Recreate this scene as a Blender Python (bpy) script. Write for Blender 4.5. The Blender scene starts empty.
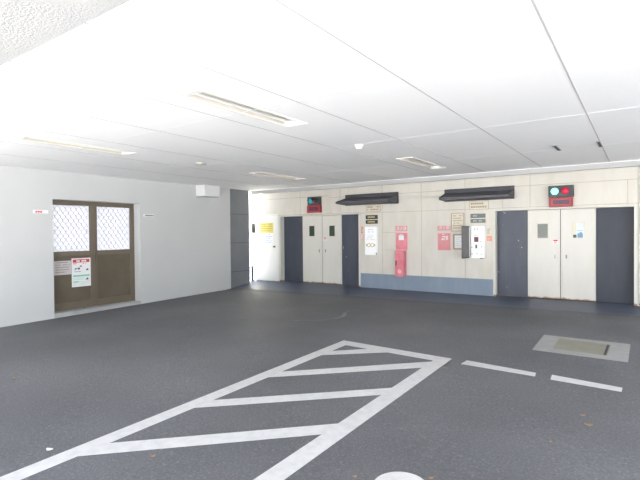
import bpy, bmesh, math, random
from mathutils import Vector, Matrix

C = bpy.context.scene.collection
SC = bpy.context.scene
R = math.radians

# ------------------------------------------------------------------ camera
CAM_Z = 1.40
yaw, pitch, roll = R(34.8483), R(-0.8624), R(-0.502)
fw = Vector((-math.sin(yaw) * math.cos(pitch), math.cos(yaw) * math.cos(pitch), math.sin(pitch)))
rt = Vector((math.cos(yaw), math.sin(yaw), 0.0))
up = rt.cross(fw)
rt2 = rt * math.cos(roll) + up * math.sin(roll)
up2 = up * math.cos(roll) - rt * math.sin(roll)
cam = bpy.data.cameras.new('camera')
cam.sensor_width = 36.0
cam.lens = 462.88 / 640 * 36.0
cam.clip_start = 0.05
cam.clip_end = 300
co = bpy.data.objects.new('camera', cam)
C.objects.link(co)
m = Matrix((rt2, up2, -fw)).transposed().to_4x4()
m.translation = Vector((0, 0, CAM_Z))
co.matrix_world = m
SC.camera = co

# ------------------------------------------------------------------ light
w = bpy.data.worlds.new('sky')
SC.world = w
w.use_nodes = True
nt = w.node_tree
bg = nt.nodes['Background']
bg.inputs[1].default_value = 2.8
tc = nt.nodes.new('ShaderNodeTexCoord')
sx = nt.nodes.new('ShaderNodeSeparateXYZ')
nt.links.new(tc.outputs['Generated'], sx.inputs[0])
cr = nt.nodes.new('ShaderNodeValToRGB')
cr.color_ramp.elements[0].position = 0.0
cr.color_ramp.elements[0].color = (0.92, 0.96, 1.0, 1)
cr.color_ramp.elements[1].position = 0.8
cr.color_ramp.elements[1].color = (0.56, 0.70, 1.0, 1)
nt.links.new(sx.outputs['Z'], cr.inputs[0])
nt.links.new(cr.outputs[0], bg.inputs[0])

sl = bpy.data.lights.new('sun', 'SUN')
sl.energy = 22.0
sl.angle = R(0.7)
sl.color = (1.0, 0.96, 0.89)
so = bpy.data.objects.new('sun', sl)
C.objects.link(so)
sdir = Vector((0.47, 0.85, -0.84)).normalized()
so.rotation_euler = sdir.to_track_quat('-Z', 'Y').to_euler()
so.location = (-10, -12, 14)

SC.view_settings.view_transform = 'Standard'
SC.view_settings.look = 'None'
SC.view_settings.exposure = 1.07
SC.view_settings.gamma = 1.0
SC.view_settings.use_curve_mapping = False

# ------------------------------------------------------------------ materials
def mat(name, col, rough=0.6, metal=0.0, noise=None, bump=None, emit=None, spec=None):
    """noise=(scale, amount, col2[, detail]) mixes in a second colour, bump=(scale, strength)"""
    mt = bpy.data.materials.new(name)
    mt.use_nodes = True
    n = mt.node_tree
    b = n.nodes['Principled BSDF']
    b.inputs['Base Color'].default_value = (*col, 1)
    b.inputs['Roughness'].default_value = rough
    b.inputs['Metallic'].default_value = metal
    if spec is not None:
        b.inputs['Specular IOR Level'].default_value = spec
    t = n.nodes.new('ShaderNodeTexCoord')
    if noise:
        ns = n.nodes.new('ShaderNodeTexNoise')
        ns.inputs['Scale'].default_value = noise[0]
        ns.inputs['Detail'].default_value = 6
        n.links.new(t.outputs['Object'], ns.inputs['Vector'])
        rp = n.nodes.new('ShaderNodeValToRGB')
        rp.color_ramp.elements[0].position = 0.38
        rp.color_ramp.elements[0].color = (*col, 1)
        rp.color_ramp.elements[1].position = 0.68
        c2 = noise[2]
        a = noise[1]
        rp.color_ramp.elements[1].color = (*[col[i] * (1 - a) + c2[i] * a for i in range(3)], 1)
        n.links.new(ns.outputs['Fac'], rp.inputs[0])
        n.links.new(rp.outputs[0], b.inputs['Base Color'])
    if bump:
        nb = n.nodes.new('ShaderNodeTexNoise')
        nb.inputs['Scale'].default_value = bump[0]
        nb.inputs['Detail'].default_value = 4
        n.links.new(t.outputs['Object'], nb.inputs['Vector'])
        bp = n.nodes.new('ShaderNodeBump')
        bp.inputs['Strength'].default_value = bump[1]
        bp.inputs['Distance'].default_value = 0.01
        n.links.new(nb.outputs['Fac'], bp.inputs['Height'])
        n.links.new(bp.outputs[0], b.inputs['Normal'])
    if emit:
        b.inputs['Emission Color'].default_value = (*emit[0], 1)
        b.inputs['Emission Strength'].default_value = emit[1]
    return mt

def streaked(name, col, dirt, amount=0.5, rough=0.55, rust_z=None, rust_amt=1.0, chips=None):
    """painted panel with vertical dirt streaks, optional rust near its foot and pale paint chips"""
    mt = mat(name, col, rough)
    n = mt.node_tree
    b = n.nodes['Principled BSDF']
    t = n.nodes.new('ShaderNodeTexCoord')
    mp = n.nodes.new('ShaderNodeMapping')
    mp.inputs['Scale'].default_value = (2.2, 2.2, 0.6)
    n.links.new(t.outputs['Object'], mp.inputs[0])
    ns = n.nodes.new('ShaderNodeTexNoise')
    ns.inputs['Scale'].default_value = 1.6
    ns.inputs['Detail'].default_value = 7
    ns.inputs['Roughness'].default_value = 0.65
    n.links.new(mp.outputs[0], ns.inputs['Vector'])
    rp = n.nodes.new('ShaderNodeValToRGB')
    rp.color_ramp.elements[0].position = 0.45
    rp.color_ramp.elements[0].color = (0, 0, 0, 1)
    rp.color_ramp.elements[1].position = 0.8
    rp.color_ramp.elements[1].color = (amount, amount, amount, 1)
    n.links.new(ns.outputs['Fac'], rp.inputs[0])
    mx = n.nodes.new('ShaderNodeMixRGB')
    mx.inputs[1].default_value = (*col, 1)
    mx.inputs[2].default_value = (*dirt, 1)
    n.links.new(rp.outputs[0], mx.inputs[0])
    out = mx.outputs[0]
    sp = n.nodes.new('ShaderNodeSeparateXYZ')
    n.links.new(t.outputs['Object'], sp.inputs[0])
    if rust_z is not None:
        n2 = n.nodes.new('ShaderNodeTexNoise')
        n2.inputs['Scale'].default_value = 7
        n2.inputs['Detail'].default_value = 5
        n.links.new(t.outputs['Object'], n2.inputs['Vector'])
        ma = n.nodes.new('ShaderNodeMath'); ma.operation = 'MULTIPLY'
        ma.inputs[1].default_value = rust_z * 2.0
        n.links.new(n2.outputs['Fac'], ma.inputs[0])
        lt = n.nodes.new('ShaderNodeMath'); lt.operation = 'SUBTRACT'
        n.links.new(ma.outputs[0], lt.inputs[0]); n.links.new(sp.outputs['Z'], lt.inputs[1])
        ml = n.nodes.new('ShaderNodeMath'); ml.operation = 'MULTIPLY'; ml.use_clamp = True
        ml.inputs[1].default_value = 40 * rust_amt
        n.links.new(lt.outputs[0], ml.inputs[0])
        m2 = n.nodes.new('ShaderNodeMixRGB')
        m2.inputs[2].default_value = (0.30, 0.17, 0.07, 1)
        n.links.new(ml.outputs[0], m2.inputs[0]); n.links.new(out, m2.inputs[1])
        out = m2.outputs[0]
    if chips:
        n3 = n.nodes.new('ShaderNodeTexNoise')
        n3.inputs['Scale'].default_value = 9
        n3.inputs['Detail'].default_value = 3
        n.links.new(t.outputs['Object'], n3.inputs['Vector'])
        g = n.nodes.new('ShaderNodeMath'); g.operation = 'GREATER_THAN'
        g.inputs[1].default_value = chips
        n.links.new(n3.outputs['Fac'], g.inputs[0])
        m3 = n.nodes.new('ShaderNodeMixRGB')
        m3.inputs[2].default_value = (0.5, 0.5, 0.47, 1)
        n.links.new(g.outputs[0], m3.inputs[0]); n.links.new(out, m3.inputs[1])
        out = m3.outputs[0]
    n.links.new(out, b.inputs['Base Color'])
    return mt

M = {}
M['asphalt'] = mat('asphalt', (0.104, 0.106, 0.114), 0.6, noise=(0.55, 0.9, (0.148, 0.151, 0.161)), bump=(90, 0.6), spec=0.35)  # slight blue cast of the sky is put into the base colour
nt_ = M['asphalt'].node_tree
b_ = nt_.nodes['Principled BSDF']
src_ = b_.inputs['Base Color'].links[0].from_socket
tc_ = nt_.nodes.new('ShaderNodeTexCoord')
vo_ = nt_.nodes.new('ShaderNodeTexNoise'); vo_.inputs['Scale'].default_value = 55; vo_.inputs['Detail'].default_value = 3
nt_.links.new(tc_.outputs['Object'], vo_.inputs['Vector'])
rp_ = nt_.nodes.new('ShaderNodeValToRGB')
rp_.color_ramp.elements[0].position = 0.35; rp_.color_ramp.elements[0].color = (0.82, 0.82, 0.82, 1)
rp_.color_ramp.elements[1].position = 0.62; rp_.color_ramp.elements[1].color = (1.12, 1.12, 1.12, 1)
e_ = rp_.color_ramp.elements.new(0.75); e_.color = (1.8, 1.8, 1.75, 1)
nt_.links.new(vo_.outputs['Fac'], rp_.inputs[0])
mx_ = nt_.nodes.new('ShaderNodeMixRGB'); mx_.blend_type = 'MULTIPLY'; mx_.inputs[0].default_value = 1.0
nt_.links.new(src_, mx_.inputs[1]); nt_.links.new(rp_.outputs[0], mx_.inputs[2])
nt_.links.new(mx_.outputs[0], b_.inputs['Base Color'])
M['blue_floor'] = mat('blue_grey_floor_paint', (0.066, 0.082, 0.125), 0.45, noise=(1.6, 0.5, (0.10, 0.118, 0.16)), bump=(60, 0.1))
M['ground'] = mat('pale_concrete_paving', (0.76, 0.735, 0.70), 0.8, noise=(0.7, 0.4, (0.66, 0.64, 0.61)))
M['ceiling'] = mat('white_ceiling_board', (0.86, 0.86, 0.85), 0.8, noise=(1.5, 0.15, (0.84, 0.84, 0.83)))
M['joint_dark'] = mat('dark_ceiling_joint', (0.46, 0.45, 0.44), 0.8)
M['joint_light'] = mat('white_ceiling_joint', (0.9, 0.9, 0.89), 0.6)
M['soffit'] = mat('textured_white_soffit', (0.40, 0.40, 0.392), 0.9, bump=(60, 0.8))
M['left_wall'] = mat('light_grey_wall_paint', (0.57, 0.575, 0.565), 0.75, noise=(0.8, 0.5, (0.51, 0.515, 0.505)), bump=(45, 0.2))
M['cream'] = streaked('cream_painted_panel', (0.63, 0.60, 0.53), (0.48, 0.40, 0.30), 0.4)
M['groove'] = mat('panel_groove', (0.36, 0.32, 0.25), 0.8, noise=(3, 0.6, (0.6, 0.56, 0.48)))
M['cream_door'] = streaked('cream_door_paint', (0.645, 0.62, 0.555), (0.52, 0.47, 0.36), 0.35, 0.4, rust_z=0.046)
M['white_door'] = streaked('white_door_paint', (0.78, 0.77, 0.72), (0.6, 0.56, 0.46), 0.3, 0.4, rust_z=0.02)
M['dark_door'] = streaked('dark_slate_door_paint', (0.048, 0.055, 0.078), (0.09, 0.10, 0.125), 0.6, 0.42, rust_z=0.02, chips=0.733)
M['dark_door_slate'] = streaked('slate_panel_paint', (0.050, 0.057, 0.077), (0.09, 0.10, 0.125), 0.6, 0.5)
M['dark_door_plain'] = streaked('dark_slate_panel_paint', (0.040, 0.045, 0.058), (0.07, 0.075, 0.09), 0.6, 0.6)
M['blue_band'] = streaked('blue_grey_band_paint', (0.205, 0.25, 0.31), (0.30, 0.34, 0.38), 0.5, 0.6)
M['fascia'] = mat('grey_fascia', (0.42, 0.42, 0.41), 0.6)
M['pillar'] = mat('dark_grey_block', (0.165, 0.172, 0.185), 0.75, noise=(2.0, 0.5, (0.21, 0.22, 0.23)), bump=(30, 0.3))
M['black_metal'] = mat('charcoal_metal', (0.036, 0.037, 0.046), 0.5)
M['bronze'] = mat('bronze_door_frame', (0.165, 0.135, 0.098), 0.42, 0.25, noise=(6, 0.4, (0.2, 0.165, 0.12)))
M['bronze_panel'] = mat('bronze_door_panel', (0.122, 0.098, 0.066), 0.42, 0.15, noise=(2.5, 0.6, (0.165, 0.135, 0.095)))
M['lattice'] = mat('lilac_grey_grille', (0.48, 0.45, 0.57), 0.5)
M['steel'] = mat('brushed_steel', (0.5, 0.5, 0.48), 0.35, 0.8)
M['paper'] = mat('white_paper', (0.82, 0.82, 0.81), 0.6)
M['paper_lilac'] = mat('pale_lilac_paper', (0.55, 0.52, 0.53), 0.6)
M['ink'] = mat('dark_ink', (0.10, 0.10, 0.11), 0.7)
M['pale_grey_ink'] = mat('pale_grey_ink', (0.6, 0.62, 0.64), 0.6)
M['ink_brown'] = mat('sepia_ink', (0.34, 0.27, 0.18), 0.7)
M['ink_blue'] = mat('blue_ink', (0.22, 0.28, 0.50), 0.7)
M['ink_red'] = mat('red_ink', (0.62, 0.05, 0.06), 0.6)
M['ink_green'] = mat('green_ink', (0.22, 0.60, 0.44), 0.6)
M['ink_pale_green'] = mat('pale_green_ink', (0.55, 0.75, 0.66), 0.6)
M['yellow'] = mat('yellow_sign', (0.66, 0.55, 0.12), 0.5)
M['ink_olive'] = mat('olive_ink', (0.38, 0.32, 0.08), 0.6)
M['red'] = mat('highlight_washed_red', (0.62, 0.13, 0.175), 0.3, noise=(5, 0.6, (0.74, 0.30, 0.33)))  # highlights on the extinguisher box are mixed in as paler pink
M['pink'] = mat('faded_pink_red', (0.64, 0.22, 0.24), 0.5, noise=(4, 0.6, (0.72, 0.36, 0.35)))
M['rose'] = mat('pale_rose_ink', (0.78, 0.42, 0.42), 0.5)
M['orange'] = mat('orange_red_sticker', (0.72, 0.22, 0.13), 0.5)
M['salmon'] = mat('salmon_sticker', (0.72, 0.40, 0.33), 0.5)
M['white_paint'] = mat('white_box_paint', (0.93, 0.93, 0.92), 0.4)
M['cream_sign'] = mat('cream_sign_board', (0.68, 0.62, 0.50), 0.55, noise=(9, 0.5, (0.56, 0.50, 0.40)))
M['wood'] = mat('brown_board_frame', (0.40, 0.27, 0.16), 0.5, noise=(12, 0.5, (0.3, 0.2, 0.11)))
M['dark_grey'] = mat('dark_grey_lid_paint', (0.13, 0.125, 0.12), 0.5, noise=(6, 0.5, (0.18, 0.17, 0.16)))
M['glass_dark'] = mat('dark_green_glass', (0.035, 0.055, 0.04), 0.12)
M['glass_olive'] = mat('olive_reflecting_glass', (0.09, 0.10, 0.07), 0.12)
M['screen_dark'] = mat('dark_display', (0.045, 0.042, 0.038), 0.2)
M['screen_green'] = mat('green_black_display', (0.055, 0.085, 0.075), 0.2)
M['gold'] = mat('gold_ink', (0.55, 0.42, 0.16), 0.5)
M['road_paint'] = mat('white_road_paint', (0.56, 0.56, 0.555), 0.7, noise=(14, 0.45, (0.42, 0.42, 0.42)), bump=(120, 0.2))
M['faded_paint'] = mat('worn_white_paint', (0.24, 0.24, 0.24), 0.7, noise=(8, 0.8, (0.13, 0.13, 0.135)))
M['concrete'] = mat('light_concrete', (0.30, 0.30, 0.29), 0.8, noise=(7, 0.5, (0.36, 0.36, 0.35)))
M['sill'] = mat('grey_sill_concrete', (0.42, 0.43, 0.42), 0.8, noise=(5, 0.6, (0.30, 0.30, 0.29)))
M['cover'] = mat('olive_steel_cover', (0.255, 0.245, 0.19), 0.6, 0.1, noise=(5, 0.5, (0.19, 0.185, 0.155)))
M['cover_dark'] = mat('dark_cover_edge', (0.06, 0.06, 0.065), 0.6)
M['leaf'] = mat('dry_leaf', (0.34, 0.22, 0.12), 0.7, noise=(40, 0.6, (0.22, 0.13, 0.07)))
M['leaf_pale'] = mat('pale_scrap', (0.70, 0.66, 0.60), 0.7)
M['tube'] = mat('fluorescent_tube_glass', (0.85, 0.85, 0.82), 0.3)
M['fitting'] = mat('cream_light_fitting', (0.74, 0.71, 0.63), 0.5)
M['fitting_in'] = mat('light_fitting_tray', (0.62, 0.58, 0.50), 0.5)
M['plastic'] = mat('ivory_plastic', (0.55, 0.52, 0.42), 0.8)
M['plastic_white'] = mat('white_plastic', (0.84, 0.84, 0.82), 0.4)
M['red_box'] = mat('red_lightbox', (0.30, 0.014, 0.018), 0.4)
M['red_trim'] = mat('red_lightbox_border', (0.40, 0.04, 0.045), 0.4)
M['dark_violet'] = mat('dark_violet_display', (0.055, 0.025, 0.06), 0.3)
M['lettering_dark'] = mat('unlit_maroon_lettering', (0.13, 0.03, 0.06), 0.5)
M['maroon'] = mat('dark_maroon_plastic', (0.16, 0.06, 0.06), 0.5)
M['box_paint'] = mat('off_white_box_paint', (0.74, 0.74, 0.73), 0.6)
M['awning_sheet'] = mat('charcoal_awning_sheet', (0.075, 0.075, 0.092), 0.6)
M['housing'] = mat('signal_housing_grey', (0.050, 0.052, 0.056), 0.5)
M['lamp_cyan'] = mat('lit_green_signal_lens', (0.1, 0.6, 0.55), 0.3, emit=((0.22, 0.85, 0.72), 1.3))
M['lamp_cyan_dim'] = mat('dim_green_signal_lens', (0.02, 0.22, 0.26), 0.25, emit=((0.03, 0.34, 0.38), 0.22))
M['lamp_red'] = mat('lit_red_signal_lens', (0.4, 0.01, 0.03), 0.3, emit=((0.85, 0.02, 0.10), 0.18))
M['lamp_red_dim'] = mat('unlit_red_signal_lens', (0.07, 0.018, 0.025), 0.3)
M['poster_blue'] = mat('blue_poster_print', (0.16, 0.30, 0.45), 0.5)
M['poster_cream'] = mat('cream_poster_print', (0.70, 0.66, 0.50), 0.5)
M['pane_reflection'] = mat('pale_blue_painted_reflection', (0.62, 0.70, 0.70), 0.4)  # pane colour with the bright reflection painted in
# frosted door glazing lets daylight through
fg = bpy.data.materials.new('frosted_glass')
fg.use_nodes = True
n = fg.node_tree
b = n.nodes['Principled BSDF']
b.inputs['Base Color'].default_value = (0.9, 0.92, 0.95, 1)
b.inputs['Roughness'].default_value = 0.25
tr = n.nodes.new('ShaderNodeBsdfTranslucent')
tr.inputs[0].default_value = (0.345, 0.35, 0.355, 1)
mx = n.nodes.new('ShaderNodeMixShader')
mx.inputs[0].default_value = 0.75
n.links.new(b.outputs[0], mx.inputs[1]); n.links.new(tr.outputs[0], mx.inputs[2])
n.links.new(mx.outputs[0], n.nodes['Material Output'].inputs[0])
M['frosted'] = fg

# ------------------------------------------------------------------ mesh helpers
def bm_new():
    return bmesh.new()

def box(bm, x0, x1, y0, y1, z0, z1, mi=0):
    if x0 > x1: x0, x1 = x1, x0
    if y0 > y1: y0, y1 = y1, y0
    if z0 > z1: z0, z1 = z1, z0
    v = [bm.verts.new(p) for p in ((x0, y0, z0), (x1, y0, z0), (x1, y1, z0), (x0, y1, z0),
                                   (x0, y0, z1), (x1, y0, z1), (x1, y1, z1), (x0, y1, z1))]
    for f in ((3, 2, 1, 0), (4, 5, 6, 7), (0, 1, 5, 4), (1, 2, 6, 5), (2, 3, 7, 6), (3, 0, 4, 7)):
        bm.faces.new([v[i] for i in f]).material_index = mi
    return v

def prism(bm, pts, vec, mi=0):
    """extrude a planar outline (list of 3-D points) along vec"""
    a = [bm.verts.new(p) for p in pts]
    b_ = [bm.verts.new(Vector(p) + Vector(vec)) for p in pts]
    k = len(pts)
    fs = [bm.faces.new(a[::-1]), bm.faces.new(b_)]
    for i in range(k):
        fs.append(bm.faces.new((a[i], a[(i + 1) % k], b_[(i + 1) % k], b_[i])))
    for f in fs:
        f.material_index = mi
    bmesh.ops.recalc_face_normals(bm, faces=fs)

def lathe(bm, prof, centre, axis='z', seg=24, mi=0):
    """prof: list of (radius, height along axis)"""
    rings = []
    c = Vector(centre)
    for r, h in prof:
        ring = []
        for i in range(seg):
            a = 2 * math.pi * i / seg
            u, v = r * math.cos(a), r * math.sin(a)
            if axis == 'z': p = Vector((u, v, h))
            elif axis == 'y': p = Vector((u, h, v))
            else: p = Vector((h, u, v))
            ring.append(bm.verts.new(c + p))
        rings.append(ring)
    fs = []
    for a, b_ in zip(rings, rings[1:]):
        for i in range(seg):
            fs.append(bm.faces.new((a[i], a[(i + 1) % seg], b_[(i + 1) % seg], b_[i])))
    fs.append(bm.faces.new(rings[0][::-1])); fs.append(bm.faces.new(rings[-1]))
    for f in fs:
        f.material_index = mi
        f.smooth = len(prof) > 2
    bmesh.ops.recalc_face_normals(bm, faces=fs)

def obj(name, bm, mats, parent=None, bevel=0.0, origin=None):
    if not isinstance(mats, (list, tuple)):
        mats = [mats]
    me = bpy.data.meshes.new(name)
    if bevel:
        es = [e for e in bm.edges if e.is_manifold and e.calc_face_angle(0) > 0.7]
        if es:
            bmesh.ops.bevel(bm, geom=es, offset=bevel, segments=2, profile=0.6, affect='EDGES', clamp_overlap=True)
    if parent is not None:
        off = Vector(parent['_o'])
    else:
        if origin is None:
            xs = [v.co.x for v in bm.verts]; ys = [v.co.y for v in bm.verts]; zs = [v.co.z for v in bm.verts]
            origin = ((min(xs) + max(xs)) / 2, (min(ys) + max(ys)) / 2, min(zs))
        off = Vector(origin)
    bmesh.ops.translate(bm, verts=bm.verts, vec=-off)
    bm.to_mesh(me)
    bm.free()
    for mm in mats:
        me.materials.append(M[mm])
    o = bpy.data.objects.new(name, me)
    C.objects.link(o)
    o['_o'] = tuple(off)
    if parent is not None:
        o.parent = parent
    else:
        o.location = off
    return o

def tag(o, label=None, cat=None, group=None, kind=None):
    if label: o['label'] = label
    if cat: o['category'] = cat
    if group: o['group'] = group
    if kind: o['kind'] = kind
    return o

def thing(name, loc, label=None, cat=None, group=None, kind=None):
    o = bpy.data.objects.new(name, None)
    C.objects.link(o)
    o.location = loc
    o.empty_display_size = 0.1
    o['_o'] = tuple(loc)
    return tag(o, label, cat, group, kind)

def struct(o):
    o['kind'] = 'structure'
    return o

def copy_tree(o, parent=None):
    c = o.copy()
    C.objects.link(c)
    c.parent = parent
    for ch in list(o.children):
        copy_tree(ch, c)
    return c

FONT = bpy.data.curves.new('tmp', 'FONT').font

def text(bm, body, size, to3, mi=0, sx=1.0):
    """writes body with its lower left corner at (0,0); to3(u,v) places a point"""
    cu = bpy.data.curves.new('t', 'FONT')
    cu.body = body
    cu.size = size
    to = bpy.data.objects.new('t', cu)
    C.objects.link(to)
    bpy.context.view_layer.update()
    me = bpy.data.meshes.new_from_object(to.evaluated_get(bpy.context.evaluated_depsgraph_get()))
    vs = [bm.verts.new(to3(v.co.x * sx, v.co.y)) for v in me.vertices]
    for p in me.polygons:
        try:
            bm.faces.new([vs[i] for i in p.vertices]).material_index = mi
        except ValueError:
            pass
    bpy.data.objects.remove(to)
    bpy.data.meshes.remove(me)
    bpy.data.curves.remove(cu)

# plane adapters: BW = a point on the back wall side, d metres in front of y=YB; LWp = on the left wall
YB = 10.35
def BW(u, v, d=0.0):
    return (u, YB - d, v)
def LX(y):
    return -9.249 - 0.0162 * y
def LWp(u, v, d=0.0):
    return (LX(u) + d, u, v)

def slab(bm, P, u0, u1, v0, v1, d0, d1, mi=0):
    """box on a wall plane P, standing from depth d0 to depth d1 in front of it"""
    if u0 > u1: u0, u1 = u1, u0
    a = [P(u0, v0, d1), P(u1, v0, d1), P(u1, v1, d1), P(u0, v1, d1)]
    b_ = [P(u0, v0, d0), P(u1, v0, d0), P(u1, v1, d0), P(u0, v1, d0)]
    va = [bm.verts.new(p) for p in a]; vb = [bm.verts.new(p) for p in b_]
    fs = [bm.faces.new(va), bm.faces.new(vb[::-1])]
    for i in range(4):
        j = (i + 1) % 4
        fs.append(bm.faces.new((va[j], va[i], vb[i], vb[j])))
    for f in fs:
        f.material_index = mi
    bmesh.ops.recalc_face_normals(bm, faces=fs)

def ring(bm, P, u0, u1, v0, v1, t, d0, d1, mi=0):
    slab(bm, P, u0, u1, v0, v0 + t, d0, d1, mi)
    slab(bm, P, u0, u1, v1 - t, v1, d0, d1, mi)
    slab(bm, P, u0, u0 + t, v0 + t, v1 - t, d0, d1, mi)
    slab(bm, P, u1 - t, u1, v0 + t, v1 - t, d0, d1, mi)

def marks(bm, P, u0, u1, v0, v1, rows, d, mi=0, seed=1, fill=0.62, glyph=None):
    """rows of small unreadable print"""
    rnd = random.Random(seed)
    rh = (v1 - v0) / rows
    for r in range(rows):
        y1 = v1 - r * rh - rh * 0.18
        y0 = y1 - rh * fill
        g = glyph or rh * 0.8
        u = u0
        end = u1 if rnd.random() < 0.7 else u0 + (u1 - u0) * rnd.uniform(0.5, 0.9)
        while u + g * 0.5 < end:
            wdt = g * rnd.uniform(0.55, 0.95)
            if rnd.random() < 0.88:
                slab(bm, P, u, min(u + wdt, u1), y0, y1, d, d + 0.0008, mi)
            u += wdt + g * 0.22

# ------------------------------------------------------------------ floor heights
def zplane(x, y):
    return -0.1495 + 0.0151 * y + 0.0131 * x
def zf(x, y):
    if y <= 9.0:
        return zplane(x, y)
    t = min(1.0, (y - 9.0) / 1.3)
    return zplane(x, 9.0) * (1 - t)

XL, XR, YF = -9.62, 4.5, -1.85
bm = bm_new()
xs = [XL + (XR - XL) * i / 16 for i in range(17)]
ys = [YF, -0.6, 0.6] + [0.6 + 8.4 * i / 10 for i in range(1, 11)] + [9.25, 9.65, 10.3, 10.9]
g = [[bm.verts.new((x, y, zf(x, y))) for x in xs] for y in ys]
for j in range(len(ys) - 1):
    for i in range(16):
        f = bm.faces.new((g[j][i], g[j][i + 1], g[j + 1][i + 1], g[j + 1][i]))
        f.material_index = 1 if ys[j] >= 9.24 else 0
r_ = bmesh.ops.extrude_face_region(bm, geom=bm.faces[:])
bmesh.ops.translate(bm, verts=[v for v in r_['geom'] if isinstance(v, bmesh.types.BMVert)], vec=(0, 0, -0.12))
bmesh.ops.recalc_face_normals(bm, faces=bm.faces)
floor = struct(obj('floor', bm, ['asphalt', 'blue_floor'], origin=(0, 0, 0)))

bm = bm_new()
box(bm, -40, 40, -45, 11.2, -0.60, -0.42)
struct(obj('ground', bm, 'ground', origin=(0, 0, -0.6)))

# ------------------------------------------------------------------ ceiling with its joints and the fluorescent cut-outs
ZC = 2.65
lights = [(-3.27, 2.70), (-3.27, 7.20), (-6.47, 2.66), (-6.47, 7.0)]
LWd, LLn = 0.27, 1.54
holes = [(x - LWd / 2, x + LWd / 2, y, y + LLn) for x, y in lights]
gx = sorted({-9.42, XR} | {h[0] for h in holes} | {h[1] for h in holes})
gy = sorted({1.46, 9.98} | {h[2] for h in holes} | {h[3] for h in holes})
bm = bm_new()
for i in range(len(gx) - 1):
    for j in range(len(gy) - 1):
        cx, cy = (gx[i] + gx[i + 1]) / 2, (gy[j] + gy[j + 1]) / 2
        if any(h[0] < cx < h[1] and h[2] < cy < h[3] for h in holes):
            continue
        box(bm, gx[i], gx[i + 1], gy[j], gy[j + 1], ZC, ZC + 0.03)
for x in (2.81, 1.71, 0.61, -0.49, -1.61, -2.695, -3.717, -4.80, -5.88, -6.96, -8.04):
    for (a, b_) in ((1.46, 9.98),):
        cuts = [h for h in holes if h[0] < x < h[1]]
        box(bm, x - 0.006, x + 0.006, a, b_, ZC - 0.002, ZC + 0.001, 1)
for y in (3.477, 5.70, 7.92):
    box(bm, -9.3, XR, y - 0.006, y + 0.006, ZC - 0.0015, ZC + 0.001, 2)
struct(obj('ceiling', bm, ['ceiling', 'joint_dark', 'joint_light'], origin=(0, 0, ZC)))
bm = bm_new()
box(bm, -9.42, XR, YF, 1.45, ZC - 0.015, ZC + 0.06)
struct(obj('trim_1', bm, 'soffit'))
bm = bm_new()
box(bm, -9.42, XR, YF, 10.9, ZC + 0.14, ZC + 0.5)
box(bm, -9.42, XR, YF, YF + 0.1, ZC + 0.02, ZC + 0.16)
struct(obj('roof', bm, 'concrete'))
bm = bm_new()          # fascia where the ceiling stops short of the lift wall
box(bm, -9.40, XR, 9.98, 10.06, ZC - 0.105, ZC + 0.14)
box(bm, -9.40, XR, 9.965, 9.985, ZC - 0.012, ZC + 0.03, 1)
struct(obj('trim_2', bm, ['fascia', 'ceiling']))

# ------------------------------------------------------------------ left wall with the recessed doorway
D0, D1, DZ0, DZ1 = 4.385, 6.29, -0.115, 2.105
WE = 9.14
bm = bm_new()
def lslab(y0, y1, z0, z1, d0=-0.32, d1=0.0, mi=0):
    slab(bm, LWp, y0, y1, z0, z1, d0, d1, mi)
lslab(-0.3, D0, -0.5, ZC); lslab(D1, WE, -0.5, ZC)
lslab(D0, D1, DZ1, ZC); lslab(D0, D1, -0.5, DZ0 - 0.02)
struct(obj('wall_left', bm, 'left_wall', origin=(-9.4, 5, 0)))
bm = bm_new()
slab(bm, LWp, D0, D1, DZ0 - 0.10, DZ0, -0.32, 0.004)
struct(obj('trim_3', bm, 'sill'))

bm = bm_new()          # dark block wall end, with three joints
slab(bm, LWp, WE, 9.90, -0.3, ZC, -0.32, 0.012, 0)
for z in (0.335, 1.143, 1.953):
    slab(bm, LWp, WE - 0.002, 9.902, z - 0.006, z + 0.006, -0.322, 0.014, 1)
struct(obj('pillar', bm, ['pillar', 'black_metal']))

# unseen stub of right wall, its length set by the light it lets in
bm = bm_new(); box(bm, XR, XR + 0.2, 8.5, 10.5, -0.5, ZC + 0.2)
struct(obj('wall_right_unseen', bm, 'left_wall'))

# ------------------------------------------------------------------ back wall with two lift openings
OL0, OL1, OLZ = -8.60, -5.985, 1.885      # left lift opening
OR0, OR1, ORZ = -2.605, -0.118, 1.845     # right lift opening
bm = bm_new()
TH = 0.45
for a, b_, z0 in ((-12.5, OL0, -0.3), (OL0, OL1, OLZ), (OL1, OR0, -0.3), (OR0, OR1, ORZ), (OR1, XR, -0.3)):
    slab(bm, BW, a, b_, z0, 2.95, -TH, 0.0)
slab(bm, BW, -12.5, XR, -0.3, 2.95, -TH - 0.06, -TH + 0.002)  # unseen closing slab, added to stop light leaking around the lift doors
slab(bm, BW, OL0 - 0.2, OR1 + 0.2, -0.12, -0.005, -TH, -0.17)
G = 0.0012
def vseam(x, z0, z1, w_=0.005): slab(bm, BW, x - w_, x + w_, z0, z1, -0.004, G, 1)
def hseam(x0, x1, z, w_=0.005): slab(bm, BW, x0, x1, z - w_, z + w_, -0.004, G, 1)
hseam(-12.5, -6.9, 2.40, 0.006); hseam(-6.9, XR, 2.345, 0.006)
hseam(-12.5, OL1, OLZ + 0.035); hseam(OL1, XR, 1.90)
for x, z0, z1 in ((-9.14, 1.93, 2.39), (-7.87, 1.93, 2.72), (-6.55, 1.9, 2.72), (-5.31, 0.36, 2.72), (-4.283, 0.36, 2.72),
                  (-3.25, 0.36, 2.72), (-1.905, 1.9, 2.72), (-0.223, 1.9, 2.34), (1.1, 0, 2.7), (-2.45, 1.9, 2.34)):
    vseam(x, z0, z1)
hseam(-5.31, -4.80, 1.40, 0.004); hseam(-5.31, -4.80, 0.97, 0.003)
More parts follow.
